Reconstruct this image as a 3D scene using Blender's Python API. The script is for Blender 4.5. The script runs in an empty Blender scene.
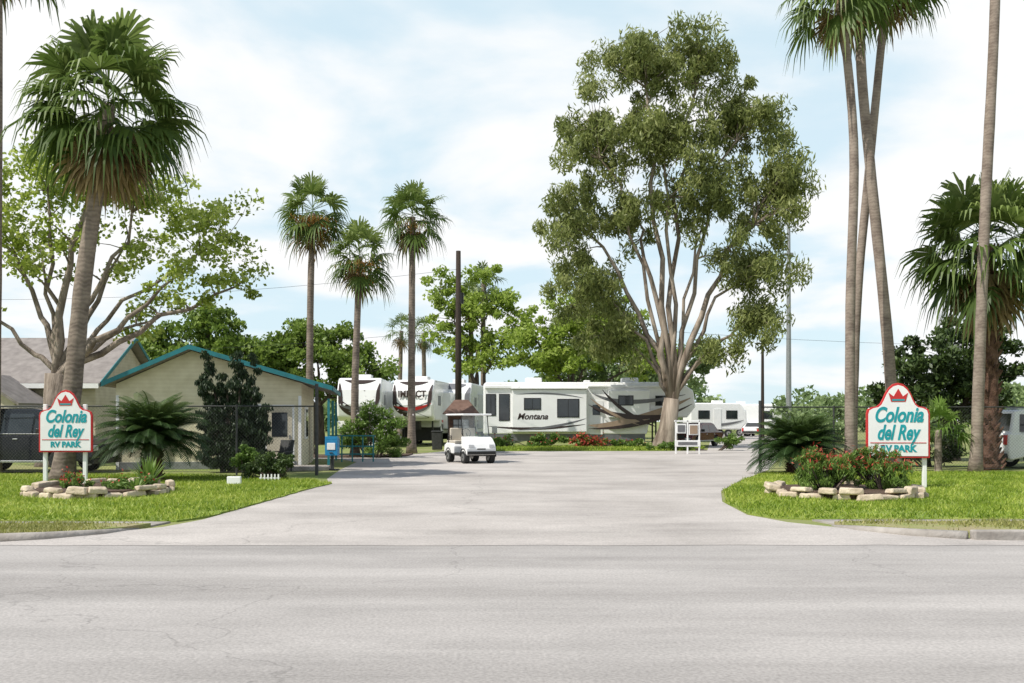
import bpy, math, random
import numpy as np
from mathutils import Vector, Matrix
random.seed(7); rng=np.random.default_rng(7)
S=bpy.context.scene; COL=S.collection
S.view_settings.view_transform='Standard'; S.view_settings.look='None'; S.view_settings.exposure=0

# ------------------------------------------------------------ materials
def new_mat(name):
    m=bpy.data.materials.new(name); m.use_nodes=True
    return m,m.node_tree.nodes,m.node_tree.links
def M(name,c1,c2=None,scale=4,rough=.7,bump=0,metal=0,bscale=None,stretch=(1,1,1),spec=.4):
    m,N,L=new_mat(name); p=N['Principled BSDF']
    p.inputs['Roughness'].default_value=rough; p.inputs['Metallic'].default_value=metal
    p.inputs['Specular IOR Level'].default_value=spec
    if c2 is None: c2=tuple(x*.85 for x in c1)
    tc=N.new('ShaderNodeTexCoord'); mp=N.new('ShaderNodeMapping'); mp.inputs['Scale'].default_value=stretch
    L.new(tc.outputs['Object'],mp.inputs[0])
    n=N.new('ShaderNodeTexNoise'); n.inputs['Scale'].default_value=scale; n.inputs['Detail'].default_value=6
    L.new(mp.outputs[0],n.inputs['Vector'])
    r=N.new('ShaderNodeValToRGB'); r.color_ramp.elements[0].position=.35; r.color_ramp.elements[1].position=.65
    r.color_ramp.elements[0].color=(*c1,1); r.color_ramp.elements[1].color=(*c2,1)
    L.new(n.outputs['Fac'],r.inputs[0]); L.new(r.outputs[0],p.inputs['Base Color'])
    if bump:
        n2=N.new('ShaderNodeTexNoise'); n2.inputs['Scale'].default_value=bscale or scale*5; n2.inputs['Detail'].default_value=5
        L.new(mp.outputs[0],n2.inputs['Vector'])
        b=N.new('ShaderNodeBump'); b.inputs['Strength'].default_value=bump; b.inputs['Distance'].default_value=.05
        L.new(n2.outputs['Fac'],b.inputs['Height']); L.new(b.outputs[0],p.inputs['Normal'])
    return m
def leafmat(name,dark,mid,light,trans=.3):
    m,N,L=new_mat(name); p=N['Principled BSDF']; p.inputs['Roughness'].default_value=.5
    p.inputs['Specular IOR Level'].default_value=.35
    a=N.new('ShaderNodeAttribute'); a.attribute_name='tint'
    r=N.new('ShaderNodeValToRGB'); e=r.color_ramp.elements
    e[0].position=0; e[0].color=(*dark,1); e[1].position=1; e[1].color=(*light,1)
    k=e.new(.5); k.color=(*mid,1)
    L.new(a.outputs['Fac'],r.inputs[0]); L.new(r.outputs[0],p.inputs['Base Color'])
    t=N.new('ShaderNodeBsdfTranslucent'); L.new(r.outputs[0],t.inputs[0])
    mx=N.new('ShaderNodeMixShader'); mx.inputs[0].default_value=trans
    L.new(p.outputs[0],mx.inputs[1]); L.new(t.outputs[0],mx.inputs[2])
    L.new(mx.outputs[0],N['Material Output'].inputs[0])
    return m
def wavemat(name,c1,c2,scale,axis='Z',rough=.7,bump=.4,profile='SAW',dist=0,wf=.35):
    m,N,L=new_mat(name); p=N['Principled BSDF']; p.inputs['Roughness'].default_value=rough; p.inputs['Specular IOR Level'].default_value=.2
    tc=N.new('ShaderNodeTexCoord'); w=N.new('ShaderNodeTexWave'); w.bands_direction=axis; w.wave_profile=profile
    w.inputs['Scale'].default_value=scale; w.inputs['Distortion'].default_value=dist; w.inputs['Detail Scale'].default_value=2
    L.new(tc.outputs['Object'],w.inputs[0])
    n=N.new('ShaderNodeTexNoise'); n.inputs['Scale'].default_value=3; n.inputs['Detail'].default_value=8
    L.new(tc.outputs['Object'],n.inputs[0])
    ad=N.new('ShaderNodeMath'); ad.operation='MULTIPLY_ADD'; ad.inputs[1].default_value=wf
    L.new(w.outputs['Fac'],ad.inputs[0]); L.new(n.outputs['Fac'],ad.inputs[2])
    r=N.new('ShaderNodeValToRGB'); r.color_ramp.elements[0].position=.35; r.color_ramp.elements[1].position=.6+wf
    r.color_ramp.elements[0].color=(*c1,1); r.color_ramp.elements[1].color=(*c2,1)
    L.new(ad.outputs[0],r.inputs[0]); L.new(r.outputs[0],p.inputs['Base Color'])
    b=N.new('ShaderNodeBump'); b.inputs['Strength'].default_value=bump; b.inputs['Distance'].default_value=.03
    L.new(ad.outputs[0],b.inputs['Height']); L.new(b.outputs[0],p.inputs['Normal'])
    return m
def roadmat(name,c1,c2,c3,streak,crack_scale,crack_dark,stain=.86):
    m,N,L=new_mat(name); p=N['Principled BSDF']; p.inputs['Roughness'].default_value=.85; p.inputs['Specular IOR Level'].default_value=.25
    tc=N.new('ShaderNodeTexCoord')
    mp=N.new('ShaderNodeMapping'); mp.inputs['Scale'].default_value=streak; L.new(tc.outputs['Object'],mp.inputs[0])
    n=N.new('ShaderNodeTexNoise'); n.inputs['Scale'].default_value=1; n.inputs['Detail'].default_value=8; n.inputs['Roughness'].default_value=.6
    L.new(mp.outputs[0],n.inputs[0])
    r=N.new('ShaderNodeValToRGB'); e=r.color_ramp.elements; e[0].position=.3; e[1].position=.7
    e[0].color=(*c1,1); e[1].color=(*c3,1); k=e.new(.5); k.color=(*c2,1)
    L.new(n.outputs['Fac'],r.inputs[0])
    f=N.new('ShaderNodeTexNoise'); f.inputs['Scale'].default_value=38; f.inputs['Detail'].default_value=5; L.new(tc.outputs['Object'],f.inputs[0])
    fr=N.new('ShaderNodeMapRange'); fr.inputs[1].default_value=.3; fr.inputs[2].default_value=.7; fr.inputs[3].default_value=.80; fr.inputs[4].default_value=1.16
    L.new(f.outputs['Fac'],fr.inputs[0])
    d=N.new('ShaderNodeTexNoise'); d.inputs['Scale'].default_value=1.1; d.inputs['Detail'].default_value=5; L.new(tc.outputs['Object'],d.inputs[0])
    va=N.new('ShaderNodeVectorMath'); va.operation='MULTIPLY_ADD'; va.inputs[1].default_value=(1.3,1.3,1.3)
    L.new(d.outputs['Color'],va.inputs[0]); L.new(tc.outputs['Object'],va.inputs[2])
    v=N.new('ShaderNodeTexVoronoi'); v.feature='DISTANCE_TO_EDGE'; v.inputs['Scale'].default_value=crack_scale; L.new(va.outputs[0],v.inputs[0])
    cr=N.new('ShaderNodeMapRange'); cr.inputs[1].default_value=0; cr.inputs[2].default_value=.003; cr.inputs[3].default_value=crack_dark; cr.inputs[4].default_value=1
    L.new(v.outputs['Distance'],cr.inputs[0])
    mp2=N.new('ShaderNodeMapping'); mp2.inputs['Scale'].default_value=(.20,.55,1); L.new(tc.outputs['Object'],mp2.inputs[0])
    s=N.new('ShaderNodeTexNoise'); s.inputs['Scale'].default_value=1; s.inputs['Detail'].default_value=9; s.inputs['Roughness'].default_value=.68; L.new(mp2.outputs[0],s.inputs[0])
    sr=N.new('ShaderNodeMapRange'); sr.inputs[1].default_value=.44; sr.inputs[2].default_value=.68; sr.inputs[3].default_value=1.05; sr.inputs[4].default_value=stain
    L.new(s.outputs['Fac'],sr.inputs[0])
    m1=N.new('ShaderNodeMath'); m1.operation='MULTIPLY'; L.new(fr.outputs[0],m1.inputs[0]); L.new(cr.outputs[0],m1.inputs[1])
    m2=N.new('ShaderNodeMath'); m2.operation='MULTIPLY'; L.new(m1.outputs[0],m2.inputs[0]); L.new(sr.outputs[0],m2.inputs[1])
    vm=N.new('ShaderNodeVectorMath'); vm.operation='SCALE'; L.new(r.outputs[0],vm.inputs[0]); L.new(m2.outputs[0],vm.inputs['Scale'])
    L.new(vm.outputs[0],p.inputs['Base Color'])
    b=N.new('ShaderNodeBump'); b.inputs['Strength'].default_value=.4; b.inputs['Distance'].default_value=.01
    L.new(m1.outputs[0],b.inputs['Height']); L.new(b.outputs[0],p.inputs['Normal'])
    return m

WHITE=M('white_paint',(.82,.82,.81),(.77,.77,.76),3,.45)
RVWHITE=M('rv_gelcoat',(.85,.85,.84),(.80,.80,.79),1.5,.25)
RED=M('red_paint',(.55,.03,.03),None,5,.5)
TEAL=M('teal_paint',(.02,.19,.21),(.02,.15,.17),5,.5)
TEALTXT=M('teal_lettering',(.01,.32,.36),None,5,.5)
BLACK=M('black_paint',(.012,.012,.012),(.02,.02,.02),5,.4)
RUBBER=M('rubber',(.015,.015,.015),(.03,.03,.03),9,.9)
GLASS=M('dark_glass',(.012,.015,.018),(.03,.035,.04),1.2,.06,spec=.7)
CHROME=M('alloy',(.5,.5,.5),None,5,.3,metal=.9)
GALV=M('galvanised_steel',(.30,.31,.31),(.22,.23,.23),8,.5,metal=.5)
DARKSTEEL=M('weathered_steel',(.03,.033,.03),(.05,.05,.05),8,.6)
MESHWIRE=M('fence_wire',(.05,.052,.05),(.09,.09,.088),8,.7)
WOODPOLE=M('creosote_wood',(.05,.035,.025),(.025,.018,.014),3,.9,bump=.5,stretch=(8,8,.6))
WOOD=M('brown_wood',(.13,.07,.04),(.08,.045,.03),3,.8,bump=.3,stretch=(1,1,6))
ROOFSH=wavemat('shingles',(.10,.06,.045),(.22,.14,.11),5,'Z',.9,.6)
ROOFGR=wavemat('grey_shingles',(.18,.16,.15),(.32,.29,.27),6,'Z',.9,.6)
SIDING=wavemat('cream_siding',(.60,.54,.37),(.74,.68,.50),2.4,'Z',.7,.4,wf=.2)
SIDING2=wavemat('tan_siding',(.46,.41,.31),(.58,.53,.42),2.4,'Z',.7,.4,wf=.2)
BARKGR=M('grey_bark',(.14,.11,.085),(.32,.265,.215),2.2,.9,bump=.8,stretch=(2,2,.6))
BARKDK=M('dark_bark',(.06,.048,.038),(.13,.10,.08),2.5,.9,bump=.9,stretch=(2,2,.5))
BARKEUC=M('peeling_bark',(.12,.09,.065),(.38,.315,.25),1.0,.85,bump=.7,stretch=(2.5,2.5,.35))
PALMTR=wavemat('palm_trunk',(.12,.096,.08),(.27,.22,.18),2.6,'Z',.95,.6,'SIN',6,.16)
PALMTR2=M('palm_boots',(.07,.035,.022),(.16,.09,.06),5,.95,bump=1)
PALMTR3=wavemat('palm_trunk_pale',(.155,.12,.10),(.31,.255,.21),3.1,'Z',.95,.5,'SIN',7,.14)
STONE=M('limestone',(.66,.56,.42),(.36,.29,.21),2.6,.9,bump=.9,bscale=9)
CONC=M('kerb_concrete',(.38,.35,.315),(.25,.225,.20),2.5,.9,bump=.4)
MULCH=M('mulch',(.08,.05,.035),(.15,.10,.07),12,.95,bump=.9)
SEAT=M('vinyl_seat',(.55,.50,.42),None,4,.6)
BLUE=M('blue_box',(.02,.24,.46),(.02,.20,.40),4,.4)
RV_TAN=M('graphic_tan',(.33,.24,.17),None,4,.4)
RV_BR=M('graphic_brown',(.045,.028,.024),None,4,.35)
RV_GREY=M('graphic_grey',(.16,.16,.17),None,4,.35)
CARBLK=M('car_black',(.010,.012,.017),(.012,.014,.02),2,.12,spec=.45)
CARRED=M('car_maroon',(.10,.012,.015),None,2,.15,spec=.7)
LAMP=M('headlamp',(.65,.66,.68),None,6,.1)

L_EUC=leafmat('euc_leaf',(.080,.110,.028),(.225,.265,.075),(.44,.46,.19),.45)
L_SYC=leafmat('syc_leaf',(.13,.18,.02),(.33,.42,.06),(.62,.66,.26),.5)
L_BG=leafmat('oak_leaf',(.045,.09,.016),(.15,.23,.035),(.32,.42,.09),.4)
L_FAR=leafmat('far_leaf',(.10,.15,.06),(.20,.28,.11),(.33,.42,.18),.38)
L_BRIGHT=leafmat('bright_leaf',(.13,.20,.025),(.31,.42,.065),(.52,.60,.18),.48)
L_DARK=leafmat('dark_leaf',(.014,.030,.009),(.046,.078,.019),(.12,.175,.045),.22)
L_JUN=leafmat('juniper_leaf',(.006,.014,.006),(.020,.040,.014),(.055,.085,.030),.12)
L_BUSH=leafmat('bush_leaf',(.04,.08,.014),(.12,.21,.033),(.26,.37,.09),.35)
L_PALM=leafmat('palm_leaf',(.028,.055,.010),(.095,.150,.028),(.28,.35,.10),.36)
L_PALMDEAD=leafmat('palm_dead',(.11,.07,.03),(.25,.18,.08),(.40,.30,.15),.25)
L_ORANGE=leafmat('palm_fruit',(.22,.11,.02),(.50,.26,.05),(.65,.40,.11),.25)
L_SAGO=leafmat('sago_leaf',(.012,.028,.007),(.034,.070,.016),(.12,.175,.045),.2)
L_FLOW=leafmat('flower_red',(.30,.03,.02),(.50,.08,.05),(.65,.18,.12),.3)
L_FLOWW=leafmat('flower_white',(.5,.45,.45),(.65,.6,.6),(.75,.72,.7),.3)
L_GRASS=leafmat('grass_blade',(.12,.20,.016),(.28,.38,.04),(.52,.56,.13),.4)
L_DRY=leafmat('dry_blade',(.18,.20,.045),(.31,.32,.09),(.48,.44,.20),.35)
GRASSG=M('lawn_soil',(.16,.24,.028),(.30,.34,.075),1.3,.95,bump=.6,bscale=30)
VERGEG=M('verge_soil',(.32,.27,.15),(.24,.28,.08),1.6,.95,bump=.6,bscale=30)
GROUNDG=M('park_grass',(.16,.21,.045),(.25,.25,.10),.25,.95,bump=.4,bscale=12)
ROADM=roadmat('street_asphalt',(.30,.280,.262),(.365,.342,.322),(.43,.404,.38),(.045,.9,1),.16,.78,.80)
DRIVEM=roadmat('driveway_concrete',(.355,.325,.298),(.435,.40,.37),(.51,.472,.435),(.3,.2,1),.10,.76,.76)

# ------------------------------------------------------------ mesh helpers
def empty(name,loc,rz=0):
    e=bpy.data.objects.new(name,None); e.location=loc; e.rotation_euler=(0,0,rz); e.empty_display_size=.3
    COL.objects.link(e); return e
class MB:
    def __init__(s): s.v=[];s.f=[];s.m=[]
    def add(s,V,F,mi=0):
        o=len(s.v); s.v+= [tuple(x) for x in V]; s.f+=[tuple(i+o for i in f) for f in F]; s.m+=[mi]*len(F)
    def box(s,c,d,mi=0,rot=None,taper=1.0):
        V=[]
        for z in(-1,1):
            t=taper if z>0 else 1
            for x,y in((-1,-1),(1,-1),(1,1),(-1,1)): V.append(Vector((x*d[0]/2*t,y*d[1]/2*t,z*d[2]/2)))
        if rot is not None: V=[rot@v for v in V]
        V=[v+Vector(c) for v in V]
        s.add(V,[(3,2,1,0),(4,5,6,7),(0,1,5,4),(1,2,6,5),(2,3,7,6),(3,0,4,7)],mi)
    def tube(s,P,R,n=8,mi=0,cap=True):
        P=[Vector(p) for p in P]; V=[];F=[]
        if not hasattr(R,'__len__'): R=[R]*len(P)
        a=None
        for i,p in enumerate(P):
            t=(P[min(i+1,len(P)-1)]-P[max(i-1,0)])
            if t.length<1e-9: t=Vector((0,0,1))
            t.normalize()
            if a is None: a=t.orthogonal().normalized()
            else:
                a=a-t*a.dot(t)
                a=a.normalized() if a.length>1e-6 else t.orthogonal().normalized()
            b=t.cross(a)
            for k in range(n):
                an=2*math.pi*k/n; V.append(p+(a*math.cos(an)+b*math.sin(an))*R[i])
        for i in range(len(P)-1):
            for k in range(n):
                k2=(k+1)%n; F.append((i*n+k,i*n+k2,(i+1)*n+k2,(i+1)*n+k))
        if cap:
            F.append(tuple(range(n-1,-1,-1))); F.append(tuple((len(P)-1)*n+k for k in range(n)))
        s.add(V,F,mi)
    def prism(s,pts,a,b,axis='y',mi=0):
        def mk(p,t): return {'y':(p[0],t,p[1]),'x':(t,p[0],p[1]),'z':(p[0],p[1],t)}[axis]
        n=len(pts); V=[mk(p,a) for p in pts]+[mk(p,b) for p in pts]
        F=[tuple(range(n)),tuple(range(2*n-1,n-1,-1))]+[(i,i+n,(i+1)%n+n,(i+1)%n) for i in range(n)]
        s.add(V,F,mi)
    def done(s,name,mats,parent=None,smooth=False,bevel=0,seg=2,loc=(0,0,0),rot=(0,0,0),fix=True):
        me=bpy.data.meshes.new(name); me.from_pydata(s.v,[],s.f)
        for m in (mats if isinstance(mats,(list,tuple)) else [mats]): me.materials.append(m)
        me.polygons.foreach_set('material_index',s.m)
        if fix:
            import bmesh
            bm=bmesh.new(); bm.from_mesh(me); bmesh.ops.recalc_face_normals(bm,faces=bm.faces); bm.to_mesh(me); bm.free()
        if smooth: me.polygons.foreach_set('use_smooth',[True]*len(me.polygons))
        o=bpy.data.objects.new(name,me); COL.objects.link(o); o.location=loc; o.rotation_euler=rot
        if parent: o.parent=parent
        if bevel:
            b=o.modifiers.new('bevel','BEVEL'); b.width=bevel; b.segments=seg; b.limit_method='ANGLE'; b.angle_limit=math.radians(40)
        return o
def raw(name,V,k,mat,parent=None,tint=None,loc=(0,0,0)):
    n=len(V)//k; me=bpy.data.meshes.new(name)
    me.vertices.add(len(V)); me.vertices.foreach_set('co',V.astype(np.float32).ravel())
    me.loops.add(n*k); me.loops.foreach_set('vertex_index',np.arange(n*k,dtype=np.int32))
    me.polygons.add(n); me.polygons.foreach_set('loop_start',(np.arange(n)*k).astype(np.int32))
    me.update(calc_edges=True)
    if tint is None: tint=rng.random(n)
    a=me.attributes.new('tint','FLOAT','FACE'); a.data.foreach_set('value',np.clip(tint,0,1).astype(np.float32))
    me.materials.append(mat)
    o=bpy.data.objects.new(name,me); COL.objects.link(o); o.location=loc
    if parent: o.parent=parent
    return o
def unit(a): return a/np.maximum(np.linalg.norm(a,axis=1,keepdims=True),1e-9)
def leaves(name,C,L,W,mat,parent,droop=.2,tint=None,loc=(0,0,0)):
    n=len(C); d=rng.normal(size=(n,3)); d=unit(d); d[:,2]-=droop; d=unit(d)
    s=unit(np.cross(d,rng.normal(size=(n,3))))
    k=rng.uniform(.6,1.3,(n,1)); l=L*k; w=W*k
    V=np.stack([C-d*l/2,C+s*w/2+d*l*.05,C+d*l/2,C-s*w/2+d*l*.05],1).reshape(-1,3)
    return raw(name,V,4,mat,parent,tint,loc)
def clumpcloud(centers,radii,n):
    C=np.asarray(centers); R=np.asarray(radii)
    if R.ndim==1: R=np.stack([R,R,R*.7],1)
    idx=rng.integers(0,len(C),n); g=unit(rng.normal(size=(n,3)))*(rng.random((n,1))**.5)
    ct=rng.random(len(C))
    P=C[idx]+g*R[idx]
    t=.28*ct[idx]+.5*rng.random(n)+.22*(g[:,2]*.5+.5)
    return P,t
def bez(a,b,c,n=6):
    a,b,c=Vector(a),Vector(b),Vector(c)
    return [a*(1-t)**2+b*2*t*(1-t)+c*t*t for t in [i/(n-1) for i in range(n)]]

def tree(name,base,fork,tr,ells,nclump,cr,nleaf,L,W,leaf,bark,droop=.2,limbf=.45,lean=(0,0),flare=1.3,shell=.45,twig=.03,up=.55,hang=0):
    e=empty(name,base); mb=MB()
    f=Vector((lean[0],lean[1],fork))
    P=[Vector((0,0,-.1)),Vector((0,0,.25)),Vector((lean[0]*.3+.03*tr,lean[1]*.3,fork*.4)),f]
    mb.tube(P,[tr*flare*1.15,tr*flare*.95,tr,tr*.88],12)
    samples=[]
    for el in ells:
        c=Vector(el[:3]); d=c-f
        mid=f+Vector((d.x*.28+random.uniform(-.4,.4),d.y*.3+random.uniform(-.4,.4),d.z*up))
        off=Vector((random.uniform(-.3,.3)*tr,random.uniform(-.3,.3)*tr,-random.uniform(.2,.9)*tr))
        pts=bez(f+off,mid,c,10)
        for i in range(2,10): pts[i]=pts[i]+Vector([random.uniform(-1,1)*.028*d.length for _ in range(3)])
        r0=tr*limbf*random.uniform(.7,1.2); rr=[max(r0*(1-i/10.5)**.8,twig) for i in range(10)]
        mb.tube(pts,rr,8)
        for i in range(2,10): samples.append((pts[i],rr[i]))
    w=np.array([el[3]*el[4]*el[5] for el in ells]); w=w**.8; w/=w.sum()
    cs=[]
    for el,k in zip(ells,np.maximum(1,(w*nclump).astype(int))):
        for _ in range(k):
            g=Vector(rng.normal(size=3)).normalized()*random.uniform(shell,1.08)
            cs.append(Vector((el[0]+g.x*el[3],el[1]+g.y*el[4],el[2]+g.z*el[5])))
    for c in cs:
        best=min(samples,key=lambda s:(s[0]-c).length+max(0,s[0].z-c.z)*.6)
        a=best[0]; m=(a+c)/2+Vector((random.uniform(-.15,.15),random.uniform(-.15,.15),.15))*(c-a).length
        r=min(best[1]*.6,twig*2.0)
        mb.tube(bez(a,m,c,4),[r,r*.75,r*.5,r*.3],5,cap=False)
    mb.done('trunk_and_limbs',bark,e,smooth=True,fix=False)
    rad=[cr*random.uniform(.5,1.3) for _ in cs]
    R3=np.array([(r,r,r*(.7+hang)) for r in rad])
    P,t=clumpcloud([(c.x,c.y,c.z-hang*r*.6) for c,r in zip(cs,rad)],R3,nleaf)
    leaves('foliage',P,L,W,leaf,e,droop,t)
    return e

# ------------------------------------------------------------ palms
def fan_leaf(V,T,o,d,Lp,R,ns,droop,tb,width=.055):
    up=Vector((0,0,1)); side=d.cross(up)
    if side.length<.05: side=Vector((1,0,0))
    side.normalize()
    tw=random.uniform(-.7,.7); nrm=side.cross(d); side=(side*math.cos(tw)+nrm*math.sin(tw)).normalized(); nrm=side.cross(d).normalized()
    p=o+d*Lp-up*(.12*Lp)
    w=side*.018; V+= [o-w,o+w,p+w,p-w]; T.append(tb)
    fold=random.uniform(-.15,.45)
    for i in range(ns):
        a=math.radians(-105+210*i/(ns-1))+random.uniform(-.05,.05)
        sd=(d*math.cos(a)+side*math.sin(a)+nrm*fold*abs(math.sin(a))).normalized()
        RR=R*(1-.25*abs(math.sin(a))**2)*random.uniform(.85,1.12)
        q=sd.cross(nrm).normalized()*width*R*random.uniform(.8,1.1)
        dr=droop*random.uniform(.7,1.3)
        m=p+sd*RR*.5-up*dr*RR*.06; m2=p+sd*RR*.80-up*dr*RR*.26; tip=p+sd*RR*.95-up*dr*RR*.62
        tt=tb+random.uniform(-.16,.16)
        V+=[p,p,m+q,m-q]; V[-3]=p+q*.15; T.append(tt)
        V+=[m-q,m+q,m2+q*.5,m2-q*.5]; T.append(tt)
        V+=[m2-q*.5,m2+q*.5,tip+q*.06,tip-q*.06]; T.append(tt+.1)
def palm(name,base,pts,r0,r1,R,nl=36,nd=14,ns=18,trunk=None,boots=False,fruit=0,dmin=-35,leafm=None):
    e=empty(name,base); pts=[Vector(p) for p in pts]
    fine=[]
    for i in range(len(pts)-1):
        for k in range(6):
            t=k/6
            p0=pts[max(i-1,0)];p1=pts[i];p2=pts[i+1];p3=pts[min(i+2,len(pts)-1)]
            fine.append(.5*((2*p1)+(p2-p0)*t+(2*p0-5*p1+4*p2-p3)*t*t+(3*p1-p0-3*p2+p3)*t**3))
    fine.append(pts[-1]); n=len(fine)
    mb=MB(); rr=[(r0+(r1-r0)*min(1,(i/(n-1))**.5))*random.uniform(.96,1.05) for i in range(n)]
    rr[0]=r0*1.35; rr[1]=max(rr[1],r0*1.05)
    mb.tube(fine,rr,12)
    mb.done('trunk',trunk or PALMTR,e,smooth=True,fix=False)
    top=fine[-1]
    if boots:
        bm_=MB()
        for i in range(boots):
            h=random.random(); k=h*(n-1); p=fine[int(k)].lerp(fine[min(int(k)+1,n-1)],k%1)
            a=i*2.4; dv=Vector((math.cos(a),math.sin(a),1.3)).normalized(); rad=rr[min(int(k),n-1)]*.85
            o=p+Vector((math.cos(a),math.sin(a),0))*rad
            bm_.tube([o,o+dv*.12,o+dv*.26],[.07,.05,.025],5)
        bm_.done('leaf_bases',PALMTR2,e,fix=False)
    V=[];T=[]
    for i in range(nl):
        a=i*2.39996+random.uniform(-.3,.3); u=(i+.5)/nl
        el=math.radians(84-(84-dmin)*u**.8+random.uniform(-10,10))
        d=Vector((math.cos(a)*math.cos(el),math.sin(a)*math.cos(el),math.sin(el)))
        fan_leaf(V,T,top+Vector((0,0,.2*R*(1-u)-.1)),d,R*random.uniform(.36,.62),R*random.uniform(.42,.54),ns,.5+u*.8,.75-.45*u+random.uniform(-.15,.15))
    V=np.array([tuple(v) for v in V]); raw('fronds',V,4,leafm or L_PALM,e,np.array(T))
    if nd:
        V=[];T=[]
        for i in range(nd):
            a=i*2.39996+random.uniform(-.3,.3); el=math.radians(random.uniform(-88,-48))
            d=Vector((math.cos(a)*math.cos(el),math.sin(a)*math.cos(el),math.sin(el)))
            fan_leaf(V,T,top+Vector((0,0,-.15-random.random()*.25*R)),d,R*.3,R*random.uniform(.35,.5),max(9,ns-6),.5,random.random())
        raw('dead_fronds',np.array([tuple(v) for v in V]),4,L_PALMDEAD,e,np.array(T))
    if fruit:
        C=np.array(top)+np.stack([rng.normal(0,.2,fruit)*R,rng.normal(0,.2,fruit)*R,-.1*R-np.abs(rng.normal(0,.22,fruit))*R],1)
        leaves('fruit_stalks',C,.22,.05,L_ORANGE,e,1.0)
    return e
def pinnate(name,base,R,nf,leafm,trunk_h,tr,npin=34,pl=.22,lift=1.0):
    e=empty(name,base); mb=MB(); mb.tube([(0,0,-.05),(0,0,trunk_h*.5),(0,0,trunk_h)],[tr*1.1,tr,tr*.8],10)
    for i in range(60):
        a=i*2.4; z=trunk_h*i/60; mb.tube([(math.cos(a)*tr*.85,math.sin(a)*tr*.85,z),(math.cos(a)*tr*1.3,math.sin(a)*tr*1.3,z+.08)],[.04,.02],4)
    mb.done('trunk',PALMTR2,e,fix=False)
    V=[];T=[]
    for i in range(nf):
        a=i*2.39996; u=(i+.5)/nf; el=math.radians(88-84*u**.9+random.uniform(-6,6)); Lf=R*random.uniform(.88,1.12)
        hd=Vector((math.cos(a),math.sin(a),0)); p=Vector((0,0,trunk_h)); ang=el; st=Lf/npin; sd=Vector((-math.sin(a),math.cos(a),0))
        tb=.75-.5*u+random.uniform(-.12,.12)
        for k in range(npin):
            d=hd*math.cos(ang)+Vector((0,0,1))*math.sin(ang); q=p+d*st; nrm=sd.cross(d)
            V+=[p-sd*.012,p+sd*.012,q+sd*.012,q-sd*.012]; T.append(tb+.1)
            if k>2:
                w=math.sin(math.pi*min(1,(k+2)/(npin+1))**.75)**.6*pl*R/1.2+.03
                for sg in(-1,1):
                    t2=p+sd*sg*w*.85+d*w*.5+nrm*(.30*w)
                    V+=[p-d*.014,p+d*.016,t2+d*.010,t2-d*.005]; T.append(tb+random.uniform(-.12,.12))
            p=q; ang-=(1.35*lift/npin)*(.35+1.1*k/npin)
    raw('fronds',np.array([tuple(v) for v in V]),4,leafm,e,np.array(T)); return e
def bush(name,base,ells,ncl,cr,nleaf,L,W,leaf,droop=0,extra=None,stem=BARKDK,inner=.3,stems=True):
    e=empty(name,base); cs=[]; mb=MB()
    w=np.array([el[3]*el[4]*el[5] for el in ells])**.7; w/=w.sum()
    for el,k in zip(ells,np.maximum(1,(w*ncl).astype(int))):
        for _ in range(k):
            g=Vector(rng.normal(size=3)).normalized()*random.uniform(inner,1)
            c=Vector((el[0]+g.x*el[3],el[1]+g.y*el[4],max(.08,el[2]+g.z*el[5]))); cs.append(c)
    if stems:
        for c in cs[::3]:
            mb.tube(bez((c.x*.25,c.y*.25,0),(c.x*.6,c.y*.5,c.z*.5),c,4),[.03,.025,.018,.008],5,cap=False)
    else:
        for x in(-.5,-.15,.2,.55): mb.tube([(x*.6,0,0),(x*.9,.05,1.2),(x*1.1,0,2.6)],[.08,.06,.03],6)
    mb.done('stems',stem,e,fix=False)
    P,t=clumpcloud([tuple(c) for c in cs],[cr*random.uniform(.6,1.2) for _ in cs],nleaf)
    P[:,2]=np.maximum(P[:,2],.02)
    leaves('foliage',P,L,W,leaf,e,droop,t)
    if extra:
        m,n,l,wd,zlo=extra
        idx=rng.integers(0,len(cs),n); C=np.array([tuple(cs[i]) for i in idx])+rng.normal(0,cr*.6,(n,3)); C=C[C[:,2]>zlo]
        leaves('flowers',C,l,wd,m,e,-.3)
    return e

# ------------------------------------------------------------ ground
def sheet(name,pts,z,mat,bottom=None):
    mb=MB()
    if bottom is None: mb.add([(x,y,z) for x,y in pts],[tuple(range(len(pts)))])
    else: mb.prism(pts,bottom,z,'z')
    return mb.done(name,mat,bevel=0)
def wobble(poly,amp=.05,step=.35):
    out=[]; n=len(poly)
    for i in range(n):
        a=Vector(poly[i]); b=Vector(poly[(i+1)%n]); d=(b-a).length
        k=1 if d>12 else max(1,int(d/step))
        for j in range(k):
            p=a.lerp(b,j/k)
            if j>0: p=p+Vector((random.uniform(-amp,amp),random.uniform(-amp,amp)))
            out.append((p.x,p.y))
    return out
sheet('ground',[(-500,-60),(500,-60),(500,900),(-500,900)],0,GROUNDG)
sheet('street',[(-150,-25),(150,-25),(150,13.3),(-150,13.3)],.004,ROADM)
front=[(-7.6+14.8*i/24,12.72+random.uniform(-.05,.05)) for i in range(25)]
drive=front+[(6.0,13.6),(5.0,14.6),(4.3,15.6),(3.95,16.8),(4.1,19.5),(4.7,22.5),(5.9,26),(8.2,32),(11.2,42),(13.6,50),(17,62),(26,95),(26,130),(20,130),(19,95),(12.2,62),(10.4,53.2),(8,51.4),(2,51),(-3.5,51),(-4.4,47),(-6.4,45.6),(-13,46),(-13,41.5),(-7.2,41.2),(-5.9,38),(-5.5,32),(-5.0,27),(-4.55,25),(-4.7,22),(-4.85,18),(-4.95,16),(-5.2,14.9),(-6.1,13.7)]
sheet('driveway',drive,.008,DRIVEM)
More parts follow.
